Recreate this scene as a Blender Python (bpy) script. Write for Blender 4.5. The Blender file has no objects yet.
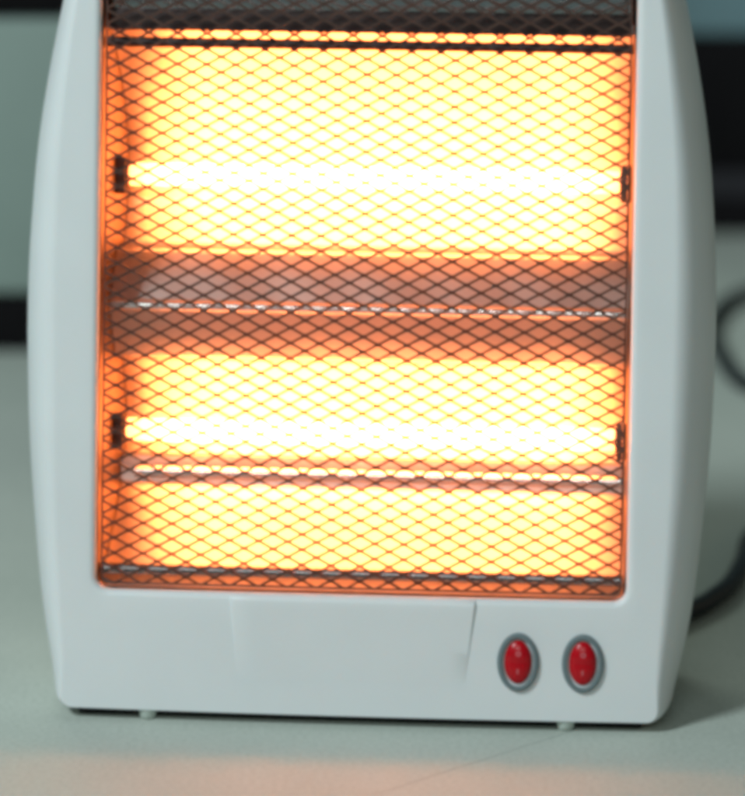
import bpy, bmesh, math, random
from math import sin, cos, tan, pi, radians
from mathutils import Vector, Matrix
random.seed(7)
scene = bpy.context.scene
col = scene.collection

# ------------------------------------------------------------------ camera
PITCH = 14.5
TGT = Vector((0.0068, 0.024, 0.1428)); DIST = 2.0
FWD = Vector((0, cos(radians(PITCH)), -sin(radians(PITCH))))
cd = bpy.data.cameras.new('camera'); cam = bpy.data.objects.new('camera', cd); col.objects.link(cam)
cam.location = TGT - DIST * FWD
cam.rotation_euler = (radians(90 - PITCH), 0, 0)
cd.sensor_fit = 'HORIZONTAL'; cd.sensor_width = 36; cd.lens = 4600 * 36 / 745
cd.clip_start = 0.05; cd.clip_end = 60
cd.dof.use_dof = True; cd.dof.focus_distance = 1.995; cd.dof.aperture_fstop = 5.6
scene.camera = cam

# ------------------------------------------------------------------ light
world = bpy.data.worlds.new('World'); scene.world = world; world.use_nodes = True
bg = world.node_tree.nodes['Background']
bg.inputs[0].default_value = (0.70, 0.93, 0.93, 1); bg.inputs[1].default_value = 0.10

def area(name, loc, tgt, size, power, color):
    ld = bpy.data.lights.new(name, 'AREA'); ld.shape = 'DISK'; ld.size = size; ld.energy = power; ld.color = color
    o = bpy.data.objects.new(name, ld); col.objects.link(o); o.location = loc
    o.rotation_euler = (Vector(tgt) - Vector(loc)).to_track_quat('-Z', 'Y').to_euler()
    return o
area('key_lamp', (-1.75, -1.35, 2.3), (0, 0, 0.15), 0.7, 68, (0.82, 0.965, 1.0))
cl = area('highlight_lamp', (-0.42, -2.7, 1.62), (0, 0, 0.15), 1.3, 12, (0.90, 1.0, 0.98))      # added long lamp, placed for the highlight line along the reflector
cl.data.shape = 'RECTANGLE'; cl.data.size_y = 0.16
area('back_lamp', (-0.55, 1.9, 2.0), (0, 0.1, 0.0), 0.9, 9, (0.86, 1.0, 0.90))
area('side_lamp', (1.7, 0.75, 0.75), (0.1, 0.05, 0.15), 0.5, 1.3, (1.0, 0.76, 0.48))

vs = scene.view_settings
vs.view_transform = 'Standard'; vs.look = 'None'; vs.exposure = 0.0; vs.gamma = 1.0; vs.use_curve_mapping = False
scene.cycles.filter_width = 5.5
scene.cycles.use_denoising = True
scene.cycles.sample_clamp_indirect = 12
scene.cycles.max_bounces = 12; scene.cycles.glossy_bounces = 8; scene.cycles.diffuse_bounces = 5

# ------------------------------------------------------------------ helpers
def link(o, parent=None, label=None, cat=None, group=None, kind=None):
    col.objects.link(o)
    if parent: o.parent = parent
    if label: o['label'] = label
    if cat: o['category'] = cat
    if group: o['group'] = group
    if kind: o['kind'] = kind
    return o

def mesh_obj(name, verts, faces, mat, parent=None, smooth=None, **k):
    me = bpy.data.meshes.new(name); me.from_pydata([tuple(v) for v in verts], [], faces); me.update()
    bm = bmesh.new(); bm.from_mesh(me); bmesh.ops.recalc_face_normals(bm, faces=bm.faces); bm.to_mesh(me); bm.free()
    me.materials.append(mat)
    if smooth is not None:
        for p in me.polygons: p.use_smooth = True
        me.set_sharp_from_angle(angle=radians(smooth))
    return link(bpy.data.objects.new(name, me), parent, **k)

def empty(name, loc, rot=(0, 0, 0), **k):
    o = bpy.data.objects.new(name, None); o.empty_display_size = 0.02
    o.location = loc; o.rotation_euler = rot
    return link(o, **k)

def box_vf(x0, x1, y0, y1, z0, z1):
    v = [(x, y, z) for x in (x0, x1) for y in (y0, y1) for z in (z0, z1)]
    f = [(0, 1, 3, 2), (4, 6, 7, 5), (0, 4, 5, 1), (2, 3, 7, 6), (0, 2, 6, 4), (1, 5, 7, 3)]
    return v, f

def box(name, x0, x1, y0, y1, z0, z1, mat, parent=None, bevel=0.0, **k):
    bm = bmesh.new()
    v, f = box_vf(x0, x1, y0, y1, z0, z1)
    bv = [bm.verts.new(p) for p in v]
    for q in f: bm.faces.new([bv[i] for i in q])
    bmesh.ops.recalc_face_normals(bm, faces=bm.faces)
    if bevel: bmesh.ops.bevel(bm, geom=list(bm.edges), offset=bevel, segments=3, affect='EDGES', profile=0.5)
    me = bpy.data.meshes.new(name); bm.to_mesh(me); bm.free(); me.materials.append(mat)
    if bevel:
        for p in me.polygons: p.use_smooth = True
        me.set_sharp_from_angle(angle=radians(40))
    return link(bpy.data.objects.new(name, me), parent, **k)

def loft(loops, close_first=False, close_last=False, closed=True):
    verts, faces = [], []
    n = len(loops[0])
    for lp in loops: verts += lp
    for k in range(len(loops) - 1):
        for i in range(n if closed else n - 1):
            j = (i + 1) % n
            faces.append((k * n + i, k * n + j, (k + 1) * n + j, (k + 1) * n + i))
    if close_first: faces.append(tuple(range(n))[::-1])
    if close_last: faces.append(tuple(range((len(loops) - 1) * n, len(loops) * n)))
    return verts, faces

def tube_along(pts, r, seg=12, caps=True):
    pts = [Vector(p) for p in pts]; loops = []
    up = Vector((0, 0, 1))
    for i, p in enumerate(pts):
        t = (pts[min(i + 1, len(pts) - 1)] - pts[max(i - 1, 0)]).normalized()
        a = t.cross(up)
        if a.length < 1e-3: a = t.cross(Vector((0, 1, 0)))
        a.normalize(); b = a.cross(t).normalized()
        rr = r[i] if isinstance(r, (list, tuple)) else r
        loops.append([p + a * (rr * cos(2 * pi * s / seg)) + b * (rr * sin(2 * pi * s / seg)) for s in range(seg)])
    return loft(loops, caps, caps)

def catmull(P, n=10):
    P = [Vector(p) for p in P]; out = []
    for i in range(len(P) - 1):
        p0, p1, p2, p3 = P[max(i - 1, 0)], P[i], P[i + 1], P[min(i + 2, len(P) - 1)]
        for k in range(n):
            t = k / n
            out.append(0.5 * ((2 * p1) + (p2 - p0) * t + (2 * p0 - 5 * p1 + 4 * p2 - p3) * t * t + (3 * p1 - p0 - 3 * p2 + p3) * t ** 3))
    out.append(P[-1]); return out

def interp(xs, ys, x):
    if x <= xs[0]: return ys[0]
    for i in range(len(xs) - 1):
        if x <= xs[i + 1]:
            t = (x - xs[i]) / (xs[i + 1] - xs[i])
            m0 = (ys[i + 1] - ys[max(i - 1, 0)]) / (xs[i + 1] - xs[max(i - 1, 0)])
            j = min(i + 2, len(xs) - 1)
            m1 = (ys[j] - ys[i]) / (xs[j] - xs[i]); h = xs[i + 1] - xs[i]
            return (2*t**3-3*t*t+1)*ys[i] + (t**3-2*t*t+t)*h*m0 + (-2*t**3+3*t*t)*ys[i+1] + (t**3-t*t)*h*m1
    return ys[-1]

# ------------------------------------------------------------------ materials
def mat(name, base=(0.8, 0.8, 0.8), rough=0.5, metal=0.0, emit=None, estr=0.0, noise=0.0, nscale=40, bump=0.0, bscale=400, rnoise=0.0, coat=0.0, spec=0.5, sss=0.0):
    m = bpy.data.materials.new(name); m.use_nodes = True
    nt = m.node_tree; b = nt.nodes['Principled BSDF']
    b.inputs['Base Color'].default_value = (*base, 1); b.inputs['Roughness'].default_value = rough; b.inputs['Metallic'].default_value = metal
    b.inputs['Coat Weight'].default_value = coat; b.inputs['Specular IOR Level'].default_value = spec
    if sss:
        b.inputs['Subsurface Weight'].default_value = sss; b.inputs['Subsurface Radius'].default_value = (1, 0.6, 0.4); b.inputs['Subsurface Scale'].default_value = 0.002
    if emit:
        b.inputs['Emission Color'].default_value = (*emit, 1); b.inputs['Emission Strength'].default_value = estr
    if noise or bump or rnoise:
        tc = nt.nodes.new('ShaderNodeTexCoord')
    if noise or rnoise:
        n = nt.nodes.new('ShaderNodeTexNoise'); n.inputs['Scale'].default_value = nscale; n.inputs['Detail'].default_value = 5
        nt.links.new(tc.outputs['Object'], n.inputs['Vector'])
        if noise:
            r = nt.nodes.new('ShaderNodeValToRGB')
            r.color_ramp.elements[0].position = 0.3; r.color_ramp.elements[1].position = 0.7
            r.color_ramp.elements[0].color = (*[c * (1 - noise) for c in base], 1)
            r.color_ramp.elements[1].color = (*[min(1, c * (1 + noise)) for c in base], 1)
            nt.links.new(n.outputs['Fac'], r.inputs['Fac']); nt.links.new(r.outputs['Color'], b.inputs['Base Color'])
        if rnoise:
            mr = nt.nodes.new('ShaderNodeMapRange'); mr.inputs['To Min'].default_value = rough - rnoise; mr.inputs['To Max'].default_value = rough + rnoise
            nt.links.new(n.outputs['Fac'], mr.inputs['Value']); nt.links.new(mr.outputs['Result'], b.inputs['Roughness'])
    if bump:
        n2 = nt.nodes.new('ShaderNodeTexNoise'); n2.inputs['Scale'].default_value = bscale; n2.inputs['Detail'].default_value = 3
        nt.links.new(tc.outputs['Object'], n2.inputs['Vector'])
        bp = nt.nodes.new('ShaderNodeBump'); bp.inputs['Strength'].default_value = bump; bp.inputs['Distance'].default_value = 0.0006
        nt.links.new(n2.outputs['Fac'], bp.inputs['Height']); nt.links.new(bp.outputs['Normal'], b.inputs['Normal'])
    return m

M = {}
M['white'] = mat('white_plastic', (0.73, 0.742, 0.742), 0.42, sss=0.25, noise=0.02, nscale=18, bump=0.05, bscale=900, rnoise=0.05, spec=0.4)
M['cream'] = mat('cream_plastic', (0.56, 0.50, 0.38), 0.5, noise=0.03, nscale=20, bump=0.05)
M['reflector'] = mat('polished_reflector', (0.68, 0.60, 0.55), 0.38, 1.0, rnoise=0.05, nscale=25)
M['endwall'] = mat('brushed_end_wall', (0.14, 0.085, 0.040), 0.5, 1.0, rnoise=0.06, nscale=60)
M['darksteel'] = mat('dark_steel', (0.060, 0.040, 0.038), 0.5, 0.6, noise=0.2, nscale=90)
M['chrome'] = mat('bright_steel_rod', (0.30, 0.28, 0.28), 0.25, 1.0)
M['strip'] = mat('polished_strip', (0.86, 0.87, 0.86), 0.16, 1.0)
M['wire'] = mat('grille_steel', (0.15, 0.085, 0.07), 0.42, 0.9, noise=0.25, nscale=160)
M['tube'] = mat('glowing_quartz', (0.9, 0.8, 0.7), 0.3, emit=(1.0, 0.245, 0.060), estr=46)
M['ceramic'] = mat('ceramic_cap', (0.14, 0.075, 0.05), 0.6, noise=0.15, nscale=200)
M['bezel'] = mat('grey_bezel', (0.15, 0.19, 0.20), 0.42, noise=0.05, nscale=80, spec=0.25)
M['red'] = mat('red_rocker', (0.48, 0.002, 0.009), 0.24, noise=0.05, nscale=80, spec=0.35)
M['glint'] = mat('pale_glint', (0.60, 0.16, 0.18), 0.5)
M['foot'] = mat('rubber_foot', (0.50, 0.55, 0.50), 0.5, noise=0.05, nscale=200)
M['cord'] = mat('black_cord', (0.008, 0.013, 0.016), 0.5, spec=0.25, bump=0.1, bscale=300)
M['black'] = mat('black_laminate', (0.006, 0.005, 0.006), 0.7, noise=0.2, nscale=30, spec=0.12)
M['charcoal'] = mat('charcoal_strip', (0.03, 0.028, 0.033), 0.6, noise=0.1, nscale=30, spec=0.2)
M['sage'] = mat('sage_laminate', (0.285, 0.355, 0.32), 0.55, noise=0.06, nscale=12)
M['teal'] = mat('teal_laminate', (0.17, 0.27, 0.30), 0.55, noise=0.05, nscale=12)
M['wall'] = mat('painted_wall', (0.40, 0.46, 0.44), 0.8, noise=0.05, nscale=6)

def tube_glow():
    m = M['tube']; nt = m.node_tree; b = nt.nodes['Principled BSDF']
    tc = nt.nodes.new('ShaderNodeTexCoord'); sp = nt.nodes.new('ShaderNodeSeparateXYZ'); nt.links.new(tc.outputs['Object'], sp.inputs[0])
    ab = nt.nodes.new('ShaderNodeMath'); ab.operation = 'ABSOLUTE'; nt.links.new(sp.outputs['X'], ab.inputs[0])
    mr = nt.nodes.new('ShaderNodeMapRange'); mr.interpolation_type = 'SMOOTHSTEP'
    mr.inputs['From Min'].default_value = 0.112; mr.inputs['From Max'].default_value = 0.078
    mr.inputs['To Min'].default_value = 7.0; mr.inputs['To Max'].default_value = 47.0
    nt.links.new(ab.outputs[0], mr.inputs['Value']); nt.links.new(mr.outputs['Result'], b.inputs['Emission Strength'])
tube_glow()

def floor_material():
    m = bpy.data.materials.new('speckled_floor'); m.use_nodes = True
    nt = m.node_tree; b = nt.nodes['Principled BSDF']; N = nt.nodes.new; Lk = nt.links.new
    tc = N('ShaderNodeTexCoord')
    def noise(s, d=5, r=0.6):
        n = N('ShaderNodeTexNoise'); n.inputs['Scale'].default_value = s; n.inputs['Detail'].default_value = d; n.inputs['Roughness'].default_value = r
        Lk(tc.outputs['Object'], n.inputs['Vector']); return n
    def ramp(n, p0, c0, p1, c1):
        r = N('ShaderNodeValToRGB'); e = r.color_ramp.elements
        e[0].position = p0; e[0].color = (*c0, 1); e[1].position = p1; e[1].color = (*c1, 1)
        Lk(n.outputs['Fac'], r.inputs['Fac']); return r
    base = ramp(noise(7), 0.3, (0.445, 0.48, 0.43), 0.7, (0.525, 0.555, 0.50))
    fine = ramp(noise(420, 3), 0.36, (0.78, 0.80, 0.78), 0.58, (1.03, 1.03, 1.03))
    mx = N('ShaderNodeMix'); mx.data_type = 'RGBA'; mx.blend_type = 'MULTIPLY'; mx.inputs[0].default_value = 0.55
    Lk(base.outputs['Color'], mx.inputs[6]); Lk(fine.outputs['Color'], mx.inputs[7])
    # one long thin dark line running diagonally in front of the heater
    mp = N('ShaderNodeMapping'); mp.vector_type = 'TEXTURE'
    mp.inputs['Location'].default_value = (0.0513, -0.0458, 0); mp.inputs['Rotation'].default_value = (0, 0, radians(44))
    Lk(tc.outputs['Object'], mp.inputs['Vector'])
    wob = noise(30, 2); 
    sep = N('ShaderNodeSeparateXYZ'); Lk(mp.outputs['Vector'], sep.inputs[0])
    def math_(op, a, bb=None):
        x = N('ShaderNodeMath'); x.operation = op
        for i, t in enumerate((a, bb)):
            if t is None: continue
            if isinstance(t, (int, float)): x.inputs[i].default_value = t
            else: Lk(t, x.inputs[i])
        return x.outputs[0]
    wv = math_('MULTIPLY', math_('SUBTRACT', wob.outputs['Fac'], 0.5), 0.004)
    dy = math_('ABSOLUTE', math_('ADD', sep.outputs['Y'], wv))
    line = math_('SUBTRACT', 1.0, math_('MINIMUM', math_('DIVIDE', dy, 0.0009), 1.0))
    ln = math_('SUBTRACT', 1.0, math_('MINIMUM', math_('DIVIDE', math_('ABSOLUTE', sep.outputs['X']), 0.075), 1.0))
    mask = math_('MULTIPLY', line, math_('MINIMUM', math_('MULTIPLY', ln, 3.0), 1.0))
    mask = math_('MULTIPLY', mask, 0.45)
    mx2 = N('ShaderNodeMix'); mx2.data_type = 'RGBA'
    Lk(mask, mx2.inputs[0]); Lk(mx.outputs[2], mx2.inputs[6]); mx2.inputs[7].default_value = (0.13, 0.15, 0.13, 1)
    Lk(mx2.outputs[2], b.inputs['Base Color'])
    b.inputs['Roughness'].default_value = 0.52; b.inputs['Specular IOR Level'].default_value = 0.35
    bp = N('ShaderNodeBump'); bp.inputs['Strength'].default_value = 0.12; bp.inputs['Distance'].default_value = 0.0008
    Lk(noise(260, 4).outputs['Fac'], bp.inputs['Height']); Lk(bp.outputs['Normal'], b.inputs['Normal'])
    return m

# ------------------------------------------------------------------ setting
mesh_obj('floor', [(-12, -12, 0), (12, -12, 0), (12, 12, 0), (-12, 12, 0)], [(0, 1, 2, 3)], floor_material(), kind='structure')

# ------------------------------------------------------------------ background furniture
cb = empty('cabinet', (-0.50, 0.685, 0), label='blurred pale grey-green cabinet on a black plinth, left behind the heater', cat='cabinet')
box('plinth', -0.40, 0.43, -0.001, 0.36, 0, 0.0335, M['black'], cb, 0.002)
box('lower_panel', -0.40, 0.43, 0.0, 0.37, 0.034, 0.195, M['sage'], cb, 0.003)
box('upper_panel', -0.40, 0.43, 0.003, 0.37, 0.1955, 0.46, M['black'], cb, 0.003)
cr = empty('cabinet', (0.55, 1.00, 0), label='blurred black cabinet with teal upper panel, right behind the heater', cat='cabinet')
box('base', -0.42, 0.50, 0.0, 0.36, 0, 0.024, M['black'], cr, 0.002)
box('trim_strip', -0.42, 0.50, -0.002, 0.36, 0.0245, 0.041, M['charcoal'], cr, 0.002)
box('lower_panel', -0.42, 0.50, 0.0, 0.36, 0.0415, 0.131, M['black'], cr, 0.003)
box('upper_panel', -0.42, 0.50, -0.003, 0.36, 0.1315, 0.46, M['teal'], cr, 0.003)

# ------------------------------------------------------------------ the heater
LEAN = 10.0; YAW = -5.0; GAP = 0.0034
mm = 0.001
H = empty('quartz_heater', (0, 0, GAP), (radians(-LEAN), 0, radians(YAW)),
          label='white plastic quartz heater glowing orange behind a diamond mesh grille', cat='heater')
TL = tan(radians(LEAN))
HW_W = [-5, 8, 30, 52, 91, 120, 150, 175, 204, 256, 312, 352]
HW_U = [136.0, 137.6, 142, 145.2, 149, 151.2, 152.3, 152.6, 151.8, 147.5, 137.5, 127]
WTOP = 356.0
def hw(w): return interp(HW_W, HW_U, w)
def ground(w, v):
    t = max(0.0, min(1.0, 1 - w / 60.0)); return w + v * TL * t
def dome(u): return 2.2 * (u / 130.0) ** 2

NS, NC = 26, 10
def loop_pts(w0, w1, ufun, rb, rt):
    """closed outline: list of (u, w), starting at the bottom left, anticlockwise"""
    pts = []
    ub, ut = ufun(w0 + rb), ufun(w1 - rt)
    for i in range(NS): pts.append((-(ub - rb) + 2 * (ub - rb) * i / NS, w0))
    for i in range(NC): a = -pi / 2 + pi / 2 * i / NC; pts.append((ub - rb + rb * cos(a), w0 + rb + rb * sin(a)))
    for i in range(NS): w = w0 + rb + (w1 - rt - w0 - rb) * i / NS; pts.append((ufun(w), w))
    for i in range(NC): a = pi / 2 * i / NC; pts.append((ut - rt + rt * cos(a), w1 - rt + rt * sin(a)))
    for i in range(NS): pts.append(((ut - rt) - 2 * (ut - rt) * i / NS, w1))
    for i in range(NC): a = pi / 2 + pi / 2 * i / NC; pts.append((-(ut - rt) + rt * cos(a), w1 - rt + rt * sin(a)))
    for i in range(NS): w = w1 - rt - (w1 - rt - w0 - rb) * i / NS; pts.append((-ufun(w), w))
    for i in range(NC): a = pi + pi / 2 * i / NC; pts.append((-(ub - rb) + rb * cos(a), w0 + rb + rb * sin(a)))
    return pts
OU, OB, OT = 116.2, 54.6, 330.0
def opening(e): return loop_pts(OB - e, OT + e, lambda w: OU + e, 6.0 + e, 6.0 + e)
CW = [0, 30, 90, 160, 256, 312, 352]; CO = [5.0, 11, 14.5, 17.0, 14.0, 10.5, 8.0]
crease = loop_pts(1.6, WTOP - 14, lambda w: hw(w) - interp(CW, CO, w), 5.0, 16.0)
outline = loop_pts(0.0, WTOP, hw, 7.0, 30.0)
def P3(u, v, w): return (u * mm, v * mm, ground(w, v) * mm)
loops = []
for e, v in ((0.9, 12), (0.3, 7), (0.0, 3.2), (0.11, 2.37), (0.43, 1.6), (0.94, 0.94), (1.6, 0.43), (2.37, 0.11), (3.2, 0.0)):
    loops.append([P3(u, v + dome(u), w) for u, w in opening(e)])
op = opening(3.2)
for t in (0.2, 0.4, 0.6, 0.8, 0.93, 1.0):
    loops.append([P3(a[0] + (b[0] - a[0]) * t, dome(a[0] + (b[0] - a[0]) * t), a[1] + (b[1] - a[1]) * t) for a, b in zip(op, crease)])
t0 = radians(5)
for k in range(1, 15):
    t = t0 + (pi / 2 - t0) * k / 14
    a = (sin(t) - sin(t0)) / (1 - sin(t0)); d = (cos(t0) - cos(t)) / cos(t0)
    loops.append([P3(c[0] + (o[0] - c[0]) * a, dome(c[0]) * (1 - d) + 40 * d, c[1] + (o[1] - c[1]) * a) for c, o in zip(crease, outline)])
loops.append([P3(u * 0.999, 50, w) for u, w in outline])
loops.append([P3(u * 0.997, 56, w) for u, w in outline])
loops.append([P3(u * 0.990, 56.8, 1.2 + (w - 1.2) * 0.998) for u, w in outline])
loops.append([P3(u * 0.985, 54, 1.5 + (w - 1.5) * 0.997) for u, w in outline])
v, f = loft(loops)
shell = mesh_obj('front_shell', v, f, M['white'], H, smooth=24)

def inset(s, ds): return [(u * s, 3 + ds + (w - 3 - ds) * (1 - (1 - s) * 0.9)) for u, w in outline]
loops = []
for s, vv in ((0.985, 50), (0.988, 57.2), (0.986, 62), (0.978, 76), (0.955, 92), (0.92, 100), (0.86, 105), (0.7, 107), (0.4, 108)):
    loops.append([P3(u, vv, w) for u, w in inset(s, 0 if s > 0.9 else 4)])
v, f = loft(loops, close_last=True)
mesh_obj('rear_shell', v, f, M['cream'], H, smooth=35)

# moulded raised field under the window, fading out towards the base
def wedge():
    R, top, bot = 3.2, OB - 3.2, 12.0
    rows = []
    prof_ = [(k / 6, None) for k in range(6)] + [(None, k / 14) for k in range(15)]
    for a, t in prof_:
        tt = t or 0.0
        h = 1.25 * (1 - tt) ** 1.4 - 0.06
        if t is None:                      # follow the rounded window lip
            ang = pi / 2 * (1 - a); sa, ca = sin(ang), cos(ang); w0 = top
        else:
            sa, ca = 0.0, 1.0; w0 = top + (bot - top) * t
        l = -55.5 + 3.0 * tt; r = 50.5 - 4.3 * tt
        bv = 1.5 * (1 - tt) + 0.05
        us = [(l - bv, -0.25), (l - bv * 0.35, 0.75 * h), (l, h)] + [(l + (r - l) * q / 12, h) for q in range(1, 12)] + [(r, h), (r + bv * 0.2, 0.75 * h), (r + bv * 0.75, -0.25)]
        row = []
        for u, hh in us:
            rr = R + hh
            row.append((u * mm, (R - rr * ca - (0 if t is None else 0) + dome(u)) * mm, (w0 + (R + min(hh, 0.06)) * sa) * mm))
        rows.append(row)
    return loft(rows, closed=False)
v, f = wedge()
mesh_obj('raised_field', v, f, M['white'], shell, smooth=30)

# feet and an added black slab for the shade in the gap
def world_local(x, y, z):   # floor-aligned millimetres -> heater local millimetres
    c, s = cos(radians(LEAN)), sin(radians(LEAN))
    return (x * mm, (y * c - z * s) * mm, (y * s + z * c) * mm)
v, f = box_vf(-124, 124, 8, 96, -2.3, 1.2)
mesh_obj('gap_shade_slab', [world_local(*p) for p in v], f, M['black'], H)
for (x, y) in ((-93, 6), (91, 6), (-93, 88), (91, 88)):
    lp = []
    for r, z in ((4.0, 2.5), (3.9, -1.0), (3.5, -2.9), (2.8, -3.36)):
        lp.append([world_local(x + r * cos(2 * pi * i / 20), y + r * sin(2 * pi * i / 20), z) for i in range(20)])
    v, f = loft(lp, True, True); mesh_obj('foot', v, f, M['foot'], H, smooth=50)

# ---- reflector
prof = []
def seg(pts, n): prof.extend([(p.x, p.y) for p in catmull([(a, b, 0) for a, b in pts], n)])
UT, LT = (46, 235.6), (46, 121.6)         # tube axes (depth, height)
par = lambda w, wt, F: 46 + F - (w - wt) ** 2 / (4 * F)      # mirror trough focused on its tube
prof += [(20.0, 305), (20.0, 300.5)]
prof += [(par(w, UT[1], 22), w) for w in (298.5, 295, 292, 285, 277, 268, 258, 248, 240, 233, 226, 218, 210, 206, 203.5)]
seg([(52, 202.6), (43, 203.0), (39.5, 202.6)], 3)
seg([(38.6, 201.6), (33.2, 193.8), (29.2, 187), (25.6, 180.6)], 4)
prof.append((24.9, 180)); prof.append((24.9, 176.8))
seg([(25.6, 176.2), (29.2, 169.8), (33.2, 163), (38.6, 155.4)], 4)
seg([(39.5, 154.4), (43, 153.8), (51, 153.0)], 3)
prof += [(par(w, LT[1], 22), w) for w in (152.2, 149.5, 146, 140, 134, 128, 122, 117, 113, 111)]
prof += [(66, 109.4), (57.2, 108.8), (57.0, 107), (56.8, 105), (56.8, 98.3), (55.8, 95.6)]
prof += [(par(w, LT[1], 18.2), w) for w in (93.6, 91, 88, 84, 80, 76, 72, 68, 65, 63)]
prof += [(par(63, LT[1], 18.2) - d, w) for d, w in ((2.2, 61), (4.6, 58.5), (8.0, 55.2))]
def wall_u(v): return 115.2 - 2.8 * max(0, v - 6) / 60
v, f = [], []
NU = 24
for (d, w) in prof:
    for i in range(NU + 1):
        s = -1 + 2 * i / NU; wob = 0.25 * sin(i * 1.7 + w * 0.11) + 0.2 * sin(i * 0.63 + w * 0.05)
        v.append((s * wall_u(d) * mm, (d + wob * (1 if d > 20 else 0)) * mm, w * mm))
for k in range(len(prof) - 1):
    for i in range(NU):
        a = k * (NU + 1) + i; f.append((a, a + 1, a + NU + 2, a + NU + 1))
mesh_obj('reflector', v, f, M['reflector'], H, smooth=45)

# polished strips added on the two reflector folds for their bright highlight lines
for d0, w0, R_, a0, a1 in ((26.6, 178.4, 2.5, -36, 36), (57.6, 101.6, 3.6, -62, 40)):
    lp = []
    for k in range(13):
        a = radians(a0 + (a1 - a0) * k / 12)
        lp.append([(u * mm, (d0 - R_ * cos(a)) * mm, (w0 - R_ * sin(a)) * mm) for u in [-wall_u(d0) + 6 + (2 * wall_u(d0) - 7) * i / 20 for i in range(21)]])
    v, f = loft(lp, closed=False)
    mesh_obj('fold_highlight_strip', v, f, M['strip'], bpy.data.objects['reflector'], smooth=60)

# end walls (slightly splayed), each a bent plate
for s in (-1, 1):
    v, f = [], []
    ds = [5, 12, 20, 30, 40, 50, 60, 72]; ws = [56, 80, 105, 130, 155, 180, 205, 230, 255, 280, 305, 328]
    for d in ds:
        for w in ws: v.append((s * (wall_u(d) + 0.4) * mm, d * mm, w * mm))
    for i in range(len(ds) - 1):
        for j in range(len(ws) - 1):
            a = i * len(ws) + j; f.append((a, a + 1, a + len(ws) + 1, a + len(ws)))
    mesh_obj('end_wall', v, f, M['endwall'], H, smooth=30)

box('top_tray', -115 * mm, 115 * mm, 5.5 * mm, 60 * mm, 327.6 * mm, 329 * mm, M['endwall'], H, 0.0003)
box('upper_baffle', -113.6 * mm, 113.6 * mm, 11.5 * mm, 13 * mm, 299.6 * mm, 309 * mm, M['darksteel'], H, 0.0004)
box('header_strip', -113.6 * mm, 113.6 * mm, 13.6 * mm, 15 * mm, 308.2 * mm, 327 * mm, M['strip'], H, 0.0004)

# guard rods behind the mesh
for w, r, vv in ((294.4, 2.3, 8.6), (63.2, 2.5, 8.6)):
    v, f = tube_along([(u * mm, vv * mm, w * mm) for u in (-114.6, -60, 0, 60, 114.6)], r * mm, 14)
    mesh_obj('guard_rod', v, f, M['darksteel'] if w > 200 else M['chrome'], H, smooth=50)

# ---- quartz tubes with end caps and clips
for (d, w) in (UT, LT):
    ul = wall_u(d)
    pts = [(u * mm, d * mm, w * mm) for u in [-(ul - 3) + 2 * (ul - 3) * i / 30 for i in range(31)]]
    v, f = tube_along(pts, 5.0 * mm, 20)
    tb = mesh_obj('quartz_tube', v, f, M['tube'], H, smooth=50)
    for s in (-1, 1):
        lp = []
        for uu, r in ((ul + 0.2, 6.4), (ul - 3, 6.4), (ul - 4, 6.0), (ul - 4.5, 5.1)):
            lp.append([(s * uu * mm, (d + r * cos(2 * pi * i / 24)) * mm, (w + r * sin(2 * pi * i / 24)) * mm) for i in range(24)])
        v, f = loft(lp, True, True); cap = mesh_obj('end_cap', v, f, M['ceramic'], tb, smooth=40)
        # spring clip in front of the cap
        u0, u1 = sorted((s * (ul + 0.8), s * (ul - 3.6)))
        box('clip', u0 * mm, u1 * mm, (d - 9.5) * mm, (d - 8.0) * mm, (w - 8.5) * mm, (w + 8) * mm, M['ceramic'], cap, 0.0004)
        v, f = tube_along([(s * (ul - 1.4) * mm, (d - 11.0) * mm, (w + 1.0) * mm), (s * (ul - 1.4) * mm, (d - 9.4) * mm, (w + 1.0) * mm)], 1.6 * mm, 12)
        mesh_obj('screw', v, f, M['chrome'], cap, smooth=40)

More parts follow.
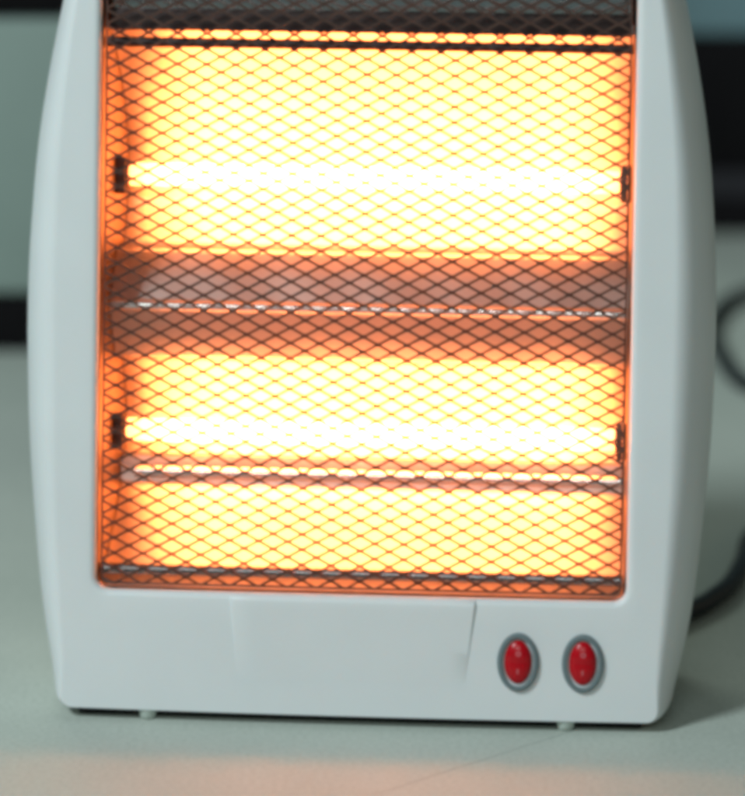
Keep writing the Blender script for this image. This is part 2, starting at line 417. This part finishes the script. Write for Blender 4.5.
# ---- diamond mesh grille: zigzag strands, alternate strands mirrored
PX, PZ = 12.75, 3.35                       # node pitch across, strand pitch up
gv = 3.4
fr = [(u, w) for u, w in loop_pts(OB + 2.9, OT - 2.4, lambda w: OU - 2.3, 4.0, 4.0)]
n = len(fr); cen = [(u, w) for u, w in fr]
lp = [[] for _ in range(9)]
for q in range(8):
    a = 2 * pi * q / 8; r = 0.52
    ring = [(u * (1 + r * cos(a) / 115) * mm, (gv + 0.4 + r * sin(a)) * mm, (192 + (w - 192) * (1 + r * cos(a) / 137)) * mm) for u, w in cen]
    lp[q] = ring
lp[8] = lp[0]
v, f = loft(lp)
grille = mesh_obj('grille', v, f, M['wire'], H, smooth=60)
def strand_mesh(phase):
    hx, hd = 0.60, 0.34                     # half width in plane, half depth
    ncell = 19
    v, f = [], []
    U0 = -ncell * PX / 2
    k = 0; nodes = []
    for i in range(2 * ncell + 1):
        u = U0 + i * PX / 2
        if abs(u) > OU - 3.2: continue
        up = (i + phase) % 2
        nodes.append((u, up))
    pts = []
    for i, (u, up) in enumerate(nodes):
        pts.append((u - 0.55, up)); pts.append((u + 0.55, up))   # short flat at each knuckle
    def end(s_):                            # run the strand out to the rim wire
        (ua, pa), (ub_, pb) = (pts[-1], pts[-2]) if s_ > 0 else (pts[0], pts[1])
        ue = s_ * (OU - 2.4); t = min(1.0, abs(ue - ua) / (PX / 2 - 1.1))
        return (ue, pa + ((1 - pa) - pa) * t)
    pts = [end(-1)] + pts + [end(1)]
    for (u, up) in pts:
        w = up * PZ + (0.22 - 0.44 * up); d = gv + (0.30 - 0.60 * up)
        # expanded metal: the strand leans, so its lower edge sits deeper
        for (a, b) in ((-hx, -hd + 0.1), (hx, -hd - 0.1), (hx, hd - 0.1), (-hx, hd + 0.1)):
            v.append((u * mm, (d + b) * mm, (w + a) * mm))
    m_ = len(pts)
    for i in range(m_ - 1):
        for q in range(4):
            r = (q + 1) % 4; f.append((i * 4 + q, i * 4 + r, i * 4 + 4 + r, i * 4 + 4 + q))
    f.append((0, 1, 2, 3)); f.append(tuple(range(4 * m_ - 4, 4 * m_))[::-1])
    return v, f
protos = []
for ph in (0, 1):
    v, f = strand_mesh(ph); me = bpy.data.meshes.new('strand'); me.from_pydata(v, [], f); me.update()
    bm = bmesh.new(); bm.from_mesh(me); bmesh.ops.recalc_face_normals(bm, faces=bm.faces); bm.to_mesh(me); bm.free()
    me.materials.append(M['wire']); protos.append(me)
j = 0; w = OB + 2.7
while w + PZ < OT - 1.2:
    o = bpy.data.objects.new('strand', protos[j % 2]); o.location = (0, 0, w * mm)
    link(o, grille); w += PZ; j += 1

# ---- rocker switches
def oval(cx, cw, a, b, v, n=48): return [((cx + a * cos(2 * pi * i / n)) * mm, (v + dome(cx)) * mm, (cw + b * sin(2 * pi * i / n)) * mm) for i in range(n)]
for cx, lab in ((70.0, None), (98.2, None)):
    cw = 27.4
    lp = [oval(cx, cw, *q) for q in ((9.2, 12.9, 0.6), (9.1, 12.8, -0.8), (8.6, 12.3, -1.7), (7.8, 11.5, -1.9), (7.3, 11.0, -1.85), (6.9, 10.6, -1.6), (6.85, 10.55, 2.5))]
    v, f = loft(lp, False, True)
    sw = mesh_obj('rocker_switch', v, f, M['bezel'], H, smooth=40)
    # rocker: an oval key, dished about its middle, tipped a little
    n = 48; lp = []
    def rocker_v(s, z): return -0.2 - 3.0 * math.sqrt(max(0.0, 1 - s * s)) - 0.05 * z + 0.35 * max(0.0, 1 - abs(z) / 3.0)
    for s in (1.0, 0.97, 0.92, 0.85, 0.75, 0.62, 0.48, 0.34, 0.2, 0.08):
        ring = []
        for i in range(n):
            x = 6.05 * s * cos(2 * pi * i / n); z = 9.7 * s * sin(2 * pi * i / n)
            ring.append(((cx + x) * mm, (rocker_v(s, z) + dome(cx)) * mm, (cw + z) * mm))
        lp.append(ring)
    lp.insert(0, [(x, y + 0.002, z) for x, y, z in lp[0]])
    v, f = loft(lp, False, True)
    rk = mesh_obj('rocker', v, f, M['red'], sw, smooth=40)
    # pale ring and bar painted in where the rocker catches highlights
    vz = lambda z: rocker_v(abs(z) / 9.7, z) - 0.10
    ring = []
    for r in (1.15, 0.62):
        ring.append([((cx + 0.2 + r * cos(2 * pi * i / 16)) * mm, (vz(4.2) + dome(cx)) * mm, (cw + 4.0 + r * 0.95 * sin(2 * pi * i / 16)) * mm) for i in range(16)])
    v, f = loft(ring); mesh_obj('upper_glint', v, f, M['glint'], rk)
    z0, z1 = -4.9, -2.7
    q = [((cx + a) * mm, (vz(b) + dome(cx)) * mm, (cw + b) * mm) for a, b in ((-0.3, z0), (0.3, z0), (0.3, z1), (-0.3, z1))]
    mesh_obj('lower_glint', q, [(0, 1, 2, 3)], M['glint'], rk)

# ------------------------------------------------------------------ cord
path = catmull([(0.095, 0.118, 0.030), (0.120, 0.132, 0.022), (0.150, 0.148, 0.007), (0.174, 0.186, 0.0062), (0.187, 0.232, 0.0062), (0.197, 0.285, 0.006), (0.230, 0.36, 0.006),
                (0.262, 0.46, 0.0045), (0.250, 0.545, 0.0045), (0.2167, 0.592, 0.0045), (0.207, 0.665, 0.0045), (0.208, 0.735, 0.0045), (0.2347, 0.81, 0.0045), (0.32, 0.86, 0.0045), (0.45, 0.84, 0.0045), (0.60, 0.88, 0.0045)], 12)
v, f = tube_along(path, 0.0047, 14)
cordo = mesh_obj('power_cord', v, f, M['cord'], None, smooth=60, label='black power cord looping on the floor behind the heater', cat='cord')
